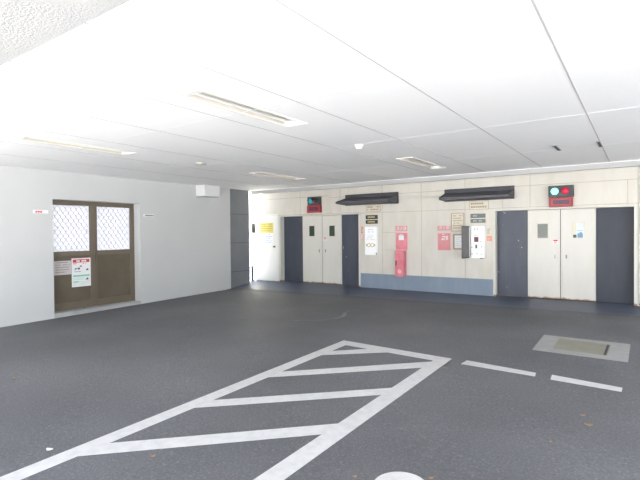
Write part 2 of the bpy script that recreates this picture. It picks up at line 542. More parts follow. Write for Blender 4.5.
struct(obj('wall_back', bm, ['cream', 'groove'], origin=(0, YB, 0)))
bm = bm_new()
slab(bm, BW, OL1 + 0.045, OR0 - 0.045, 0.0, 0.362, 0.0, 0.006)
struct(obj('baseboard_back', bm, 'blue_band'))
bm = bm_new()
slab(bm, BW, -12.5, -9.545, 0.0, 0.362, 0.0, 0.006)
struct(obj('baseboard_back', bm, 'blue_band'))
bm = bm_new()          # small ledge strip high on the wall
slab(bm, BW, -12.5, XR, 2.70, 2.72, 0.0, 0.01)
struct(obj('trim_4', bm, 'cream'))

# ------------------------------------------------------------------ doors in the lift wall
YD = 0.15      # recess
def BD(u, v, d=0.0):
    return (u, YB + YD - d, v)

def handle_slot(x, z, parent):
    bm = bm_new()
    slab(bm, BD, x - 0.018, x + 0.018, z - 0.045, z + 0.045, 0.0, 0.006)
    slab(bm, BD, x - 0.010, x + 0.010, z - 0.033, z + 0.033, 0.006, 0.009, 1)
    return obj('handle', bm, ['steel', 'dark_grey'], parent)

def door_window(x0, x1, z0, z1, parent, glass, extra=None):
    bm = bm_new()
    ring(bm, BD, x0 - 0.014, x1 + 0.014, z0 - 0.014, z1 + 0.014, 0.014, 0.0, 0.010)
    f = obj('window_frame', bm, 'cream_sign', parent)
    bm = bm_new()
    slab(bm, BD, x0, x1, z0, z1, 0.0, 0.004)
    obj('pane', bm, glass, parent)
    return f

def lift_door(name, x0, xa, xm, xb, x1, zt, wins, hz, glasses):
    t = thing(name, ((x0 + x1) / 2, YB, 0), kind='structure')
    bm = bm_new()      # frame around the opening, standing a little proud
    slab(bm, BW, x0 - 0.035, x0 + 0.006, 0.0, zt + 0.02, -YD - 0.06, 0.012)
    slab(bm, BW, x1 - 0.006, x1 + 0.045, 0.0, zt + 0.02, -YD - 0.06, 0.012)
    slab(bm, BW, x0 - 0.035, x1 + 0.045, zt - 0.004, zt + 0.022, -YD - 0.06, 0.014)
    obj('door_frame', bm, 'cream_door', t, bevel=0.003)
    bm = bm_new(); slab(bm, BD, x0 + 0.008, xa, 0.004, zt - 0.006, -0.06, -0.012)
    obj('side_panel', bm, 'dark_door_slate' if name == 'door_3' else 'dark_door', t)
    bm = bm_new(); slab(bm, BD, xb, x1 - 0.008, 0.004, zt - 0.006, -0.06, -0.012)
    obj('side_panel', bm, 'dark_door' if name == 'door_3' else 'dark_door_plain', t)
    for (a, b_, wi, hx, gl) in ((xa, xm, wins[0], xm - 0.10, glasses[0]), (xm, xb, wins[1], xm + 0.105, glasses[1])):
        bm = bm_new(); slab(bm, BD, a + 0.006, b_ - 0.006, 0.012, zt - 0.006, -0.05, 0.0)
        l = obj('door_leaf', bm, 'cream_door', t, bevel=0.004)
        door_window(*wi, l, gl)
        handle_slot(hx, hz, l)
    bm = bm_new(); slab(bm, BD, xm - 0.008, xm + 0.008, 0.012, zt, -0.055, -0.01)
    obj('rubber_seal', bm, 'black_metal', t)
    return t

lift_door('door_3', OL0, -7.913, -7.235, -6.600, OL1, OLZ, ((-7.67, -7.49, 1.315, 1.60), (-6.995, -6.82, 1.315, 1.597)), 0.91,
          ('glass_dark', 'glass_dark'))
rd = lift_door('door_4', OR0, -1.985, -1.362, -0.738, OR1, ORZ, ((-1.788, -1.594, 1.258, 1.548), (-1.139, -0.948, 1.257, 1.555)), 0.88,
          ('glass_olive', 'pane_reflection'))  # window reflections are put into these pane colours
# poster pattern with bright reflection painted on the right-hand window
lf = [c for c in rd.children if c.name.startswith('door_leaf')][1]
bm = bm_new()
slab(bm, BD, -1.139, -1.085, 1.32, 1.555, 0.004, 0.005, 1)
slab(bm, BD, -1.060, -0.965, 1.262, 1.35, 0.004, 0.005, 0)
slab(bm, BD, -1.135, -1.075, 1.262, 1.325, 0.004, 0.005, 2)
slab(bm, BD, -1.02, -0.985, 1.35, 1.375, 0.004, 0.005, 0)
for i in range(4):
    slab(bm, BD, -1.07, -0.97, 1.40 + i * 0.035, 1.408 + i * 0.035, 0.004, 0.005, 0 if i == 0 else 3)
obj('window_sticker', bm, ['poster_blue', 'poster_cream', 'ink', 'paper'], lf)['label'] = 'blue and cream poster pattern with painted reflection in the window'

# service door beside the left lift
t = thing('door_2', (-9.09, YB, 0), kind='structure')
bm = bm_new()
slab(bm, BW, -9.530, -9.500, 0.0, 1.925, 0.0, 0.02)
slab(bm, BW, -8.700, -8.660, 0.0, 1.925, 0.0, 0.02)
slab(bm, BW, -9.530, -8.660, 1.925, 1.955, 0.0, 0.02)
obj('door_frame', bm, 'white_door', t)
bm = bm_new(); slab(bm, BW, -9.495, -8.705, 0.012, 1.92, 0.001, 0.022)
lf = obj('door_leaf', bm, 'white_door', t, bevel=0.003)
bm = bm_new()
lathe(bm, [(0.026, 0.0), (0.026, -0.006), (0.010, -0.010), (0.010, -0.035), (0.026, -0.042), (0.024, -0.062), (0.010, -0.068)], (-8.80, YB - 0.022, 1.015), 'y', 16)
obj('door_knob', bm, 'dark_grey', lf)

# ------------------------------------------------------------------ bronze double door in the left wall
XDr = -0.24   # recess of the leaves
t = thing('door_1', (LX(5.34) - 0.25, 5.34, DZ0), kind='structure')
ym = 5.335
bm = bm_new()
ring(bm, LWp, D0 - 0.006, D1 + 0.006, DZ0 - 0.006, DZ1 + 0.006, 0.052, XDr - 0.05, XDr + 0.01)
obj('door_frame', bm, 'bronze', t, bevel=0.003)
for s, (a, b_) in enumerate(((D0 + 0.047, ym), (ym + 0.002, D1 - 0.047))):
    z0, z1 = DZ0 + 0.044, DZ1 - 0.042
    gz0, gz1 = 1.072, 2.008
    st0, st1 = (0.06, 0.095) if s == 0 else (0.070, 0.06)
    d0_, d1_ = XDr - 0.035, XDr + (0.02 if s == 0 else 0.0)
    bm = bm_new()
    slab(bm, LWp, a, a + st0, z0, z1, d0_, d1_)
    slab(bm, LWp, b_ - st1, b_, z0, z1, d0_, d1_)
    slab(bm, LWp, a + st0, b_ - st1, gz1, z1, d0_, d1_)
    slab(bm, LWp, a + st0, b_ - st1, gz0 - 0.10, gz0, d0_, d1_)
    slab(bm, LWp, a + st0, b_ - st1, z0, z0 + 0.10, d0_, d1_)
    lf = obj('door_leaf', bm, 'bronze', t, bevel=0.004)
    bm = bm_new(); slab(bm, LWp, a + st0, b_ - st1, z0 + 0.10, gz0 - 0.10, d0_ + 0.01, d1_ - 0.014)
    obj('lower_panel', bm, 'bronze_panel', lf)
    bm = bm_new(); slab(bm, LWp, a + st0, b_ - st1, gz0, gz1, d0_ + 0.006, d0_ + 0.012)
    obj('pane', bm, 'frosted', lf)
    # expanded lattice grille in front of the frosted pane
    bm = bm_new()
    u0, u1 = a + st0, b_ - st1
    cw, chh = (u1 - u0) / 7.0, 0.158
    dd = d0_ + 0.02
    def bar(p, q, wd=0.0042):
        dx, dz = q[0] - p[0], q[1] - p[1]
        L = math.hypot(dx, dz)
        nx, nz = -dz / L * wd, dx / L * wd
        pts = [LWp(p[0] + nx, p[1] + nz, dd), LWp(q[0] + nx, q[1] + nz, dd), LWp(q[0] - nx, q[1] - nz, dd), LWp(p[0] - nx, p[1] - nz, dd)]
        prism(bm, pts, (0.008, 0, 0))
    rows = 6
    hgt = (gz1 - gz0) / rows
    NS = 8
    for c in range(8):                     # wavy uprights that bulge together and apart, making pointed ovals
        sg = 1 if c % 2 == 0 else -1
        uc = u0 + cw * c
        for sgn in (1, -1):
            prev = None
            for k in range(rows * NS + 1):
                zz = gz0 + hgt * k / NS
                uu = uc + sgn * cw * 0.25 * (1 - math.cos(2 * math.pi * k / NS))
                uu = min(max(uu, u0), u1)
                if prev and abs(zz - prev[1]) > 1e-6:
                    bar(prev, (uu, zz))
                prev = (uu, zz)
    bar((u0, gz0 + (gz1 - gz0) * 0.47), (u1, gz0 + (gz1 - gz0) * 0.47), 0.007)
    bar((u0, gz0 + (gz1 - gz0) * 0.86), (u1, gz0 + (gz1 - gz0) * 0.86), 0.005)
    obj('lattice_grille', bm, 'lattice', lf)
    bm = bm_new()
    hy = b_ - 0.032 if s == 0 else a + 0.032
    slab(bm, LWp, hy - 0.012, hy + 0.012, 0.78, 1.02, d1_, d1_ + 0.012)
    obj('pull_handle', bm, 'bronze', lf, bevel=0.003)

# ------------------------------------------------------------------ ceiling lights
def make_light(x, y0):
    w2 = LWd / 2
    t = thing('ceiling_light', (x, y0 + LLn / 2, ZC))
    bm = bm_new()
    for (a, b_, c, d) in ((x - w2 - 0.012, x - w2 + 0.012, y0 - 0.012, y0 + LLn + 0.012), (x + w2 - 0.012, x + w2 + 0.012, y0 - 0.012, y0 + LLn + 0.012),
                          (x - w2 + 0.012, x + w2 - 0.012, y0 - 0.012, y0 + 0.012), (x - w2 + 0.012, x + w2 - 0.012, y0 + LLn - 0.012, y0 + LLn + 0.012)):
        box(bm, a, b_, c, d, ZC - 0.012, ZC + 0.004)
    obj('rim', bm, 'fitting', t)
    bm = bm_new()      # folded tray with sloping sides
    zt = ZC + 0.085
    k = w2 - 0.012
    for (p, q) in (((x - k, ZC), (x - k + 0.05, zt)), ((x - k + 0.05, zt), (x + k - 0.05, zt)), ((x + k - 0.05, zt), (x + k, ZC))):
        prism(bm, [(p[0], y0 + 0.012, p[1]), (q[0], y0 + 0.012, q[1]), (q[0], y0 + 0.012, q[1] + 0.004), (p[0], y0 + 0.012, p[1] + 0.004)], (0, LLn - 0.024, 0))
    box(bm, x - 0.022, x + 0.022, y0 + 0.012, y0 + LLn - 0.012, ZC + 0.03, zt)
    obj('reflector_tray', bm, 'fitting_in', t)
    for s in (-1, 1):
        bm = bm_new()
        lathe(bm, [(0.015, 0.07), (0.015, LLn - 0.07)], (x + s * 0.062, y0, ZC + 0.028), 'y', 14)
        obj('tube', bm, 'tube', t)
    for yy in (y0 + 0.012, y0 + LLn - 0.072):
        bm = bm_new()
        box(bm, x - k, x + k, yy, yy + 0.06, ZC - 0.004, ZC + 0.05)
        obj('end_cap', bm, 'plastic_white', t, bevel=0.004)
    return t
ll = ['long recessed fluorescent ceiling light with cream rim, nearest and most clearly seen',
      'recessed fluorescent ceiling light near the lift wall, just left of the right awning',
      'faint overexposed fluorescent ceiling light above the bronze double door',
      'recessed fluorescent ceiling light in the far left, close to the pillar']
src = make_light(*lights[0])
for i, (x, y) in enumerate(lights):
    o = src if i == 0 else copy_tree(src)
    o.location = (x, y + LLn / 2, ZC)
    tag(o, ll[i], 'ceiling light', 'recessed fluorescent lights in the white ceiling')

# ceiling bits
t = thing('smoke_detector', (-3.316, 5.756, ZC), 'round white smoke detector hanging between the two right-hand ceiling lights', 'smoke detector')
bm = bm_new(); lathe(bm, [(0.062, 0.0), (0.062, -0.012), (0.055, -0.020)], (-3.316, 5.756, ZC), 'z', 28)
obj('mounting_base', bm, 'plastic_white', t)
bm = bm_new(); lathe(bm, [(0.050, -0.018), (0.046, -0.045), (0.030, -0.058), (0.010, -0.062)], (-3.316, 5.756, ZC), 'z', 28)
obj('sensor_head', bm, 'plastic_white', t)
t = thing('ceiling_sensor', (-6.417, 5.548, ZC), 'flat ivory round sensor on the ceiling in front of the white wall box', 'sensor')
bm = bm_new(); lathe(bm, [(0.10, 0.0), (0.10, -0.008), (0.088, -0.016)], (-6.417, 5.548, ZC), 'z', 28)
obj('mounting_base', bm, 'plastic', t)
bm = bm_new(); lathe(bm, [(0.06, -0.014), (0.05, -0.020), (0.02, -0.024)], (-6.417, 5.548, ZC), 'z', 28)
obj('sensor_head', bm, 'plastic', t)
for (x, y0, y1, lb) in ((-1.05, 7.50, 8.0, 'short dark slotted bracket in the ceiling panel, left of the last long joint'),
                        (-0.505, 7.53, 8.05, 'short dark slotted bracket sitting on the rightmost long ceiling joint')):
    t = thing('ceiling_bracket', (x, (y0 + y1) / 2, ZC), lb, 'bracket', 'dark slotted brackets in the ceiling')
    bm = bm_new(); box(bm, x - 0.028, x + 0.028, y0, y1, ZC - 0.010, ZC - 0.0005)
    obj('mounting_plate', bm, 'fascia', t)
    bm = bm_new(); box(bm, x - 0.014, x + 0.014, y0 + 0.03, y1 - 0.03, ZC - 0.014, ZC - 0.010)
    obj('slot', bm, 'cover_dark', t)

# white box high on the left wall
t = thing('wall_box', (-9.22, 8.18, 2.36), 'white sheet-metal box fixed high on the left wall under the ceiling', 'box')
bm = bm_new()
slab(bm, LWp, 7.93, 8.44, 2.365, 2.645, 0.001, 0.34)
obj('casing', bm, 'box_paint', t, bevel=0.006)
bm = bm_new()
slab(bm, LWp, 7.915, 8.455, 2.36, 2.375, 0.001, 0.352)
obj('rim', bm, 'box_paint', t)

# ------------------------------------------------------------------ awnings over the control panels
def awning(x0, x1, zt, zb, d, label):
    t = thing('awning', ((x0 + x1) / 2, YB, zb), label, 'awning', 'charcoal awnings over the lift controls')
    bm = bm_new(); slab(bm, BW, x0, x1, zb, zt, 0.001, 0.045)
    obj('back_plate', bm, 'black_metal', t, bevel=0.004)
    zs = zt - 0.09
    prof = [(0.045, zs), (d, zb + 0.072), (d, zb + 0.03), (0.045, zb + 0.02)]
    bm = bm_new()
    prism(bm, [BW(x0 + 0.022, z, dd) for dd, z in prof], (x1 - x0 - 0.044, 0, 0))
    obj('canopy', bm, 'awning_sheet', t)
    for xx in (x0 + 0.01, x1 - 0.022):
        bm = bm_new()
        prism(bm, [BW(xx, z, dd) for dd, z in ((0.045, zs + 0.004), (d + 0.003, zb + 0.075), (d + 0.003, zb + 0.028), (0.045, zb + 0.01))], (0.012, 0, 0))
        obj('end_plate', bm, 'black_metal', t)
    return t
awning(-6.364, -4.865, 2.385, 2.105, 0.52, 'long charcoal sloping awning over the left control panel, beside the left lift')
awning(-3.707, -2.208, 2.363, 2.085, 0.42, 'long charcoal sloping awning on the right, above the open control cabinet')

# ------------------------------------------------------------------ signals and red light boxes
def signal(x0, x1, z0, z1, mats_, label):
    t = thing('signal_light', ((x0 + x1) / 2, YB, z0), label, 'signal light', 'two-lamp signals over the lift doors')
    bm = bm_new(); slab(bm, BW, x0, x1, z0, z1, 0.001, 0.11)
    obj('housing', bm, 'housing', t, bevel=0.006)
    zc = (z0 + z1) / 2
    w_ = x1 - x0
    for k, (fx, mn, nm) in enumerate(((0.25, mats_[0], 'green_lamp'), (0.68, mats_[1], 'red_lamp'))):
        c = (x0 + w_ * fx, YB - 0.11, zc)
        bm = bm_new(); lathe(bm, [(0.070, 0.002), (0.064, -0.010), (0.042, -0.022), (0.012, -0.028)], c, 'y', 28)
        l = obj(nm, bm, mn, t)
        bm = bm_new()      # half-round visor
        pts = []
        for i in range(13):
            a = math.pi * (0.02 + 0.96 * i / 12)
            pts.append((math.cos(a), math.sin(a)))
        for (p, q) in zip(pts, pts[1:]):
            quad = [(c[0] + p[0] * 0.076, c[1], c[2] + p[1] * 0.076), (c[0] + q[0] * 0.076, c[1], c[2] + q[1] * 0.076),
                    (c[0] + q[0] * 0.082, c[1], c[2] + q[1] * 0.082), (c[0] + p[0] * 0.082, c[1], c[2] + p[1] * 0.082)]
            prism(bm, quad, (0, -0.04, 0))
        obj('visor', bm, 'housing', l)
    return t
kf = (YB - 0.11) / YB
signal(-7.62 * kf + 0.0, -7.14, 2.165, 2.385, ('lamp_cyan_dim', 'lamp_red_dim'), 'two-lamp signal with dim green lamp above the left lift doors')
signal(-1.559 * kf, -1.103, 2.075, 2.300, ('lamp_cyan', 'lamp_red'), 'two-lamp signal with bright green and red lamps above the right lift doors')
def lightbox(x0, x1, z0, z1, label, seed):
    t = thing('warning_lightbox', ((x0 + x1) / 2, YB, z0), label, 'light box', 'red light boxes under the signals')
    bm = bm_new(); slab(bm, BW, x0, x1, z0, z1, 0.001, 0.085)
    obj('casing', bm, 'red_box', t, bevel=0.005)
    bm = bm_new(); ring(bm, BW, x0 + 0.04, x1 - 0.03, z0 + 0.025, z1 - 0.025, 0.026, 0.085, 0.092)
    obj('border', bm, 'red_trim', t)
    bm = bm_new(); slab(bm, BW, x0 + 0.066, x1 - 0.056, z0 + 0.051, z1 - 0.051, 0.085, 0.088)
    sc_ = obj('display', bm, 'dark_violet', t)
    bm = bm_new(); marks(bm, BW, x0 + 0.09, x1 - 0.08, z0 + 0.06, z1 - 0.06, 1, 0.088, 0, seed, 0.7, 0.055)
    obj('lettering', bm, 'lettering_dark', sc_)
lightbox(-7.575, -7.135, 1.955, 2.160, 'red light box directly under the dim signal, above the left lift doors', 3)
lightbox(-1.535, -1.118, 1.880, 2.065, 'red light box with violet display under the bright signal at the right lift doors', 4)

# ------------------------------------------------------------------ plaques, display windows, control panel (left group)
def plaque(x0, x1, z0, z1, label, seed):
    t = thing('plaque', ((x0 + x1) / 2, YB, z0), label, 'plaque', 'cream plaques under the awnings')
    bm = bm_new(); slab(bm, BW, x0, x1, z0, z1, 0.001, 0.012)
    obj('board', bm, 'cream_sign', t)
    bm = bm_new(); ring(bm, BW, x0, x1, z0, z1, 0.008, 0.012, 0.016)
    obj('border', bm, 'ink_brown', t)
    bm = bm_new(); marks(bm, BW, x0 + 0.04, x1 - 0.04, z0 + 0.02, z1 - 0.02, 2, 0.012, 0, seed, 0.55, 0.05)
    obj('print', bm, 'ink_brown', t)
plaque(-5.765, -5.352, 1.925, 2.095, 'cream plaque with faded brown writing under the left awning', 5)
plaque(-3.155, -2.735, 1.885, 2.072, 'cream plaque with faded brown writing under the right awning', 6)

def display(x0, x1, z0, z1, scr, ink, label, seed):
    t = thing('display_window', ((x0 + x1) / 2, YB, z0), label, 'display', 'two-row display windows over the controls')
    bm = bm_new(); ring(bm, BW, x0 - 0.03, x1 + 0.03, z0 - 0.03, z1 + 0.03, 0.03, 0.001, 0.012)
    zm = (z0 + z1) / 2 - 0.004
    slab(bm, BW, x0, x1, zm - 0.010, zm + 0.010, 0.001, 0.012)
    obj('surround', bm, 'cream_sign' if seed == 8 else 'cream', t)
    for k, (a, b_) in enumerate(((z0, zm - 0.010), (zm + 0.010, z1))):
        bm = bm_new(); slab(bm, BW, x0, x1, a, b_, 0.001, 0.006)
        s_ = obj('screen', bm, scr, t)
        bm = bm_new(); marks(bm, BW, x0 + 0.06, x1 - 0.07, a + 0.02, b_ - 0.02, 1, 0.006, 0, seed + k * 7, 0.6, 0.04)
        obj('lettering', bm, ink, s_)
display(-5.78, -5.43, 1.622, 1.842, 'screen_dark', 'gold', 'black two-row display with gold characters above the closed white control panel', 7)
display(-3.13, -2.80, 1.594, 1.795, 'screen_green', 'concrete', 'green-black two-row display above the open white cabinet', 8)

t = thing('control_box', (-5.635, YB, 0.83), 'closed white control panel with gold rings under the left display', 'control panel')
bm = bm_new(); slab(bm, BW, -5.815, -5.470, 0.835, 1.553, 0.001, 0.07)
obj('casing', bm, 'white_paint', t, bevel=0.006)
bm = bm_new(); slab(bm, BW, -5.800, -5.485, 0.850, 1.540, 0.07, 0.078)
lid = obj('lid', bm, 'white_paint', t, bevel=0.003)
bm = bm_new()
marks(bm, BW, -5.76, -5.53, 1.20, 1.33, 3, 0.078, 0, 11, 0.35, 0.03)
marks(bm, BW, -5.72, -5.55, 1.38, 1.50, 2, 0.078, 0, 12, 0.4, 0.04)
obj('print', bm, 'pale_grey_ink', lid)
bm = bm_new()
for cx in (-5.70, -5.60):
    for i in range(20):
        a0, a1 = 2 * math.pi * i / 20, 2 * math.pi * (i + 1) / 20
        prism(bm, [BW(cx + r * math.cos(a), 1.085 + r * math.sin(a), 0.078) for r, a in ((0.036, a0), (0.052, a0), (0.052, a1), (0.036, a1))], (0, -0.001, 0))
for cx in (-5.765, -5.535):
    slab(bm, BW, cx - 0.015, cx + 0.015, 1.06, 1.11, 0.078, 0.079)
obj('emblem', bm, 'gold', lid)
bm = bm_new()
slab(bm, BW, -5.50, -5.475, 0.842, 0.90, 0.0785, 0.082)  # rust spot, built as a small raised plate
obj('latch', bm, 'leaf', lid)['label'] = 'rust spot'
t.location.x += 0.045

t = thing('notice_sticker', (-5.888, YB, 1.21), 'narrow red and white sticker between left lift frame and closed control panel', 'sticker')
bm = bm_new(); slab(bm, BW, -5.925, -5.852, 1.215, 1.375, 0.001, 0.003); obj('red_field', bm, 'salmon', t)
bm = bm_new(); slab(bm, BW, -5.925, -5.852, 1.380, 1.57, 0.001, 0.003); obj('white_field', bm, 'cream_sign', t)
bm = bm_new(); marks(bm, BW, -5.915, -5.86, 1.39, 1.56, 4, 0.003, 0, 14); marks(bm, BW, -5.915, -5.86, 1.225, 1.365, 3, 0.003, 1, 15)
obj('print', bm, ['ink_red', 'paper'], t)

# ------------------------------------------------------------------ fire extinguisher signs and boxes
def fire_sign(x0, x1, z0, z1, label, body):
    t = thing('fire_sign', ((x0 + x1) / 2, YB, z0), label, 'sign', 'small fire extinguisher signs')
    bm = bm_new(); slab(bm, BW, x0, x1, z0, z1, 0.001, 0.004)
    obj('board', bm, 'pink', t)
    bm = bm_new()
    s_ = (x1 - x0 - 0.03) / 3
    text(bm, body, s_, lambda u, v: BW(x0 + 0.015 + u, z0 + 0.028 + v, 0.0045), 0)
    obj('lettering', bm, 'paper', t)
fire_sign(-4.950, -4.642, 1.435, 1.553, 'small red extinguisher sign above the left red poster', '消火器')
fire_sign(-3.885, -3.582, 1.435, 1.536, 'small red extinguisher sign above the right red poster', '消火器')

t = thing('fire_poster', (-4.79, YB, 0.97), 'left red poster with a white square patch, above the red box', 'poster')
bm = bm_new(); slab(bm, BW, -4.950, -4.632, 0.970, 1.395, 0.001, 0.006); obj('board', bm, 'red', t)
bm = bm_new(); ring(bm, BW, -4.950, -4.632, 0.970, 1.395, 0.012, 0.006, 0.007); obj('border', bm, 'rose', t)
bm = bm_new()
slab(bm, BW, -4.865, -4.730, 1.21, 1.33, 0.006, 0.008)
slab(bm, BW, -4.84, -4.755, 1.34, 1.352, 0.006, 0.008)
obj('white_patch', bm, 'paper', t)
t = thing('fire_poster', (-3.73, YB, 0.97), 'right red poster with pale figures at the top, beside the notice boards', 'poster')
bm = bm_new(); slab(bm, BW, -3.888, -3.577, 0.975, 1.376, 0.001, 0.006); obj('board', bm, 'pink', t)
bm = bm_new(); ring(bm, BW, -3.888, -3.577, 0.975, 1.376, 0.010, 0.006, 0.007); obj('border', bm, 'rose', t)
bm = bm_new()
marks(bm, BW, -3.80, -3.66, 1.335, 1.360, 1, 0.0062, 0, 20, 0.6)
for (a, b_, c, d) in ((-3.80, -3.765, 1.22, 1.235), (-3.785, -3.72, 1.29, 1.305), (-3.72, -3.705, 1.25, 1.30), (-3.77, -3.71, 1.215, 1.23), (-3.775, -3.76, 1.23, 1.26), (-3.76, -3.71, 1.25, 1.262),
                      (-3.685, -3.67, 1.215, 1.31), (-3.70, -3.685, 1.29, 1.30), (-3.66, -3.645, 1.22, 1.31)):
    slab(bm, BW, a, b_, c, d, 0.0062, 0.0078)
obj('white_figures', bm, 'paper', t)

t = thing('extinguisher_box', (-4.845, YB, 0.335), 'tall glossy red extinguisher box with black handle under the left red poster', 'extinguisher box')
bm = bm_new(); slab(bm, BW, -4.925, -4.700, 0.335, 0.960, 0.001, 0.17)
obj('casing', bm, 'red', t, bevel=0.012)
bm = bm_new(); slab(bm, BW, -4.915, -4.71, 0.35, 0.945, 0.17, 0.178)
dr = obj('door', bm, 'red', t, bevel=0.006)
bm = bm_new(); slab(bm, BW, -4.895, -4.868, 0.61, 0.72, 0.178, 0.200)
obj('handle', bm, 'black_metal', dr, bevel=0.005)
bm = bm_new()
marks(bm, BW, -4.85, -4.76, 0.80, 0.85, 1, 0.178, 0, 22, 0.7)
lathe(bm, [(0.05, 0), (0.05, -0.001)], (-4.80, YB - 0.1785, 0.46), 'y', 20)
obj('print', bm, 'rose', dr)
t.location.x += 0.03

# ------------------------------------------------------------------ notice boards and open cabinet
def board(x0, x1, z0, z1, bx, label, rows, seed, inner, mk):
    t = thing('notice_board', ((x0 + x1) / 2, YB, z0), label, 'notice board', 'framed notice boards left of the open cabinet')
    bm = bm_new(); ring(bm, BW, x0, x1, z0, z1, bx, 0.001, 0.022); obj('frame', bm, 'wood', t, bevel=0.003)
    bm = bm_new(); slab(bm, BW, x0 + bx, x1 - bx, z0 + bx, z1 - bx, 0.001, 0.010); s_ = obj('sheet', bm, inner, t)
    bm = bm_new(); marks(bm, BW, x0 + bx + 0.025, x1 - bx - 0.025, z0 + bx + 0.03, z1 - bx - 0.03, rows, 0.010, 0, seed, 0.4, mk)
    obj('print', bm, 'ink_brown' if seed == 30 else 'pale_grey_ink', s_)
board(-3.562, -3.268, 1.412, 1.824, 0.012, 'upper cream notice board in thin brown frame with rows of small print', 6, 30, 'cream_sign', 0.03)
board(-3.520, -3.270, 1.000, 1.352, 0.032, 'lower notice board in thick brown frame with a white sheet', 5, 31, 'paper', 0.02)

t = thing('control_cabinet', (-2.965, YB, 0.82), 'open control cabinet with bright white face and dark lid swung left', 'cabinet')
bm = bm_new()
ring(bm, BW, -3.130, -2.806, 0.822, 1.520, 0.012, 0.001, 0.10)
slab(bm, BW, -3.118, -2.818, 0.834, 1.508, 0.001, 0.02)
obj('casing', bm, 'white_paint', t)
bm = bm_new(); slab(bm, BW, -3.095, -2.818, 0.834, 1.508, 0.06, 0.085)
fp = obj('face_panel', bm, 'white_paint', t)
bm = bm_new(); slab(bm, BW, -3.025, -2.935, 1.175, 1.285, 0.085, 0.090); obj('card_slot', bm, 'maroon', fp)
bm = bm_new(); slab(bm, BW, -3.00, -2.96, 1.035, 1.115, 0.085, 0.095); obj('key_switch', bm, 'dark_grey', fp, bevel=0.004)
bm = bm_new()
marks(bm, BW, -3.03, -2.93, 1.44, 1.475, 1, 0.085, 0, 33, 0.6, 0.02)
marks(bm, BW, -3.02, -2.94, 1.30, 1.35, 2, 0.085, 1, 34, 0.5, 0.02)
obj('print', bm, ['ink', 'concrete'], fp)
for (u, v) in ((-3.075, 1.055), (-2.88, 1.18), (-2.87, 1.07), (-3.07, 0.91), (-2.965, 0.915), (-2.875, 0.91)):
    bm = bm_new(); lathe(bm, [(0.013, 0), (0.013, -0.006), (0.009, -0.009)], BW(u, v, 0.085), 'y', 14)
    obj('button', bm, 'fascia', fp)
bm = bm_new()          # lid swung a little past square
ang = R(9)
hx, hd = -3.132, 0.10
ex, ed = hx - 0.33 * math.sin(ang), hd + 0.33 * math.cos(ang)
nx, nd = math.cos(ang) * 0.012, math.sin(ang) * 0.012
prism(bm, [BW(hx, 0.822, hd), BW(ex, 0.822, ed), BW(ex - nx, 0.822, ed - nd), BW(hx - nx, 0.822, hd - nd)], (0, 0, 0.70))
lid = obj('lid', bm, 'dark_grey', t)
bm = bm_new()
for (za, zb_) in ((0.822, 0.84), (1.505, 1.523)):
    prism(bm, [BW(hx + 0.012, za, hd + 0.002), BW(ex + 0.012, za, ed), BW(ex, za, ed), BW(hx, za, hd + 0.002)], (0, 0, zb_ - za))
obj('lid_rim', bm, 'black_metal', lid)
bm = bm_new(); slab(bm, BW, -2.90, -2.83, 0.812, 0.828, 0.02, 0.11)
obj('latch', bm, 'black_metal', t)

t = thing('notice_sticker', (-2.72, YB, 1.2), 'small orange sticker with a pale label above, right of the open cabinet', 'sticker')
bm = bm_new(); slab(bm, BW, -2.772, -2.672, 1.195, 1.302, 0.001, 0.003); obj('orange_field', bm, 'orange', t)
bm = bm_new(); slab(bm, BW, -2.772, -2.690, 1.34, 1.476, 0.001, 0.003); o = obj('pale_label', bm, 'cream_sign', t)
bm = bm_new(); marks(bm, BW, -2.765, -2.70, 1.345, 1.47, 4, 0.003, 0, 41); obj('print', bm, 'ink_brown', o)
bm = bm_new(); marks(bm, BW, -2.76, -2.685, 1.205, 1.29, 3, 0.003, 0, 42); obj('print', bm, 'salmon', t)

# stickers on the lift doors
for (x, z, lb) in ((-7.140, 1.235, 'tiny red and white sticker beside the centre gap of the left lift doors'),
                   (-1.452, 1.180, 'tiny red and white sticker on the left leaf of the right lift doors')):
    t = thing('warning_sticker', (x, YB + YD, z - 0.045), lb, 'sticker', 'tiny stickers on the lift doors')
    bm = bm_new(); slab(bm, BD, x - 0.045, x + 0.045, z - 0.045, z + 0.045, 0.0005, 0.002); obj('backing', bm, 'paper', t)
    bm = bm_new(); slab(bm, BD, x - 0.040, x + 0.040, z + 0.012, z + 0.040, 0.002, 0.003); marks(bm, BD, x - 0.03, x + 0.03, z - 0.038, z + 0.005, 2, 0.002, 0, 44)
    obj('print', bm, 'ink_red', t)

# yellow sign and sheet on the service door (door face stands 22 mm off the wall)
t = thing('yellow_sign', (-9.10, YB - 0.022, 1.42), 'faded yellow sign with small print on the white service door', 'sign')
bm = bm_new(); slab(bm, BW, -9.360, -8.850, 1.418, 1.712, 0.0225, 0.026); obj('board', bm, 'yellow', t)
bm = bm_new(); marks(bm, BW, -9.33, -8.88, 1.44, 1.70, 4, 0.026, 0, 50, 0.4, 0.05); obj('print', bm, 'ink_olive', t)
t = thing('paper_notice', (-9.06, YB - 0.022, 1.10), 'white paper notice with blue lines taped below the yellow sign', 'notice')
bm = bm_new(); slab(bm, BW, -9.24, -8.890, 1.09, 1.405, 0.0225, 0.024); obj('sheet', bm, 'paper', t)
bm = bm_new(); marks(bm, BW, -9.21, -8.92, 1.11, 1.39, 5, 0.024, 0, 51, 0.4, 0.04); obj('print', bm, 'ink_blue', t)

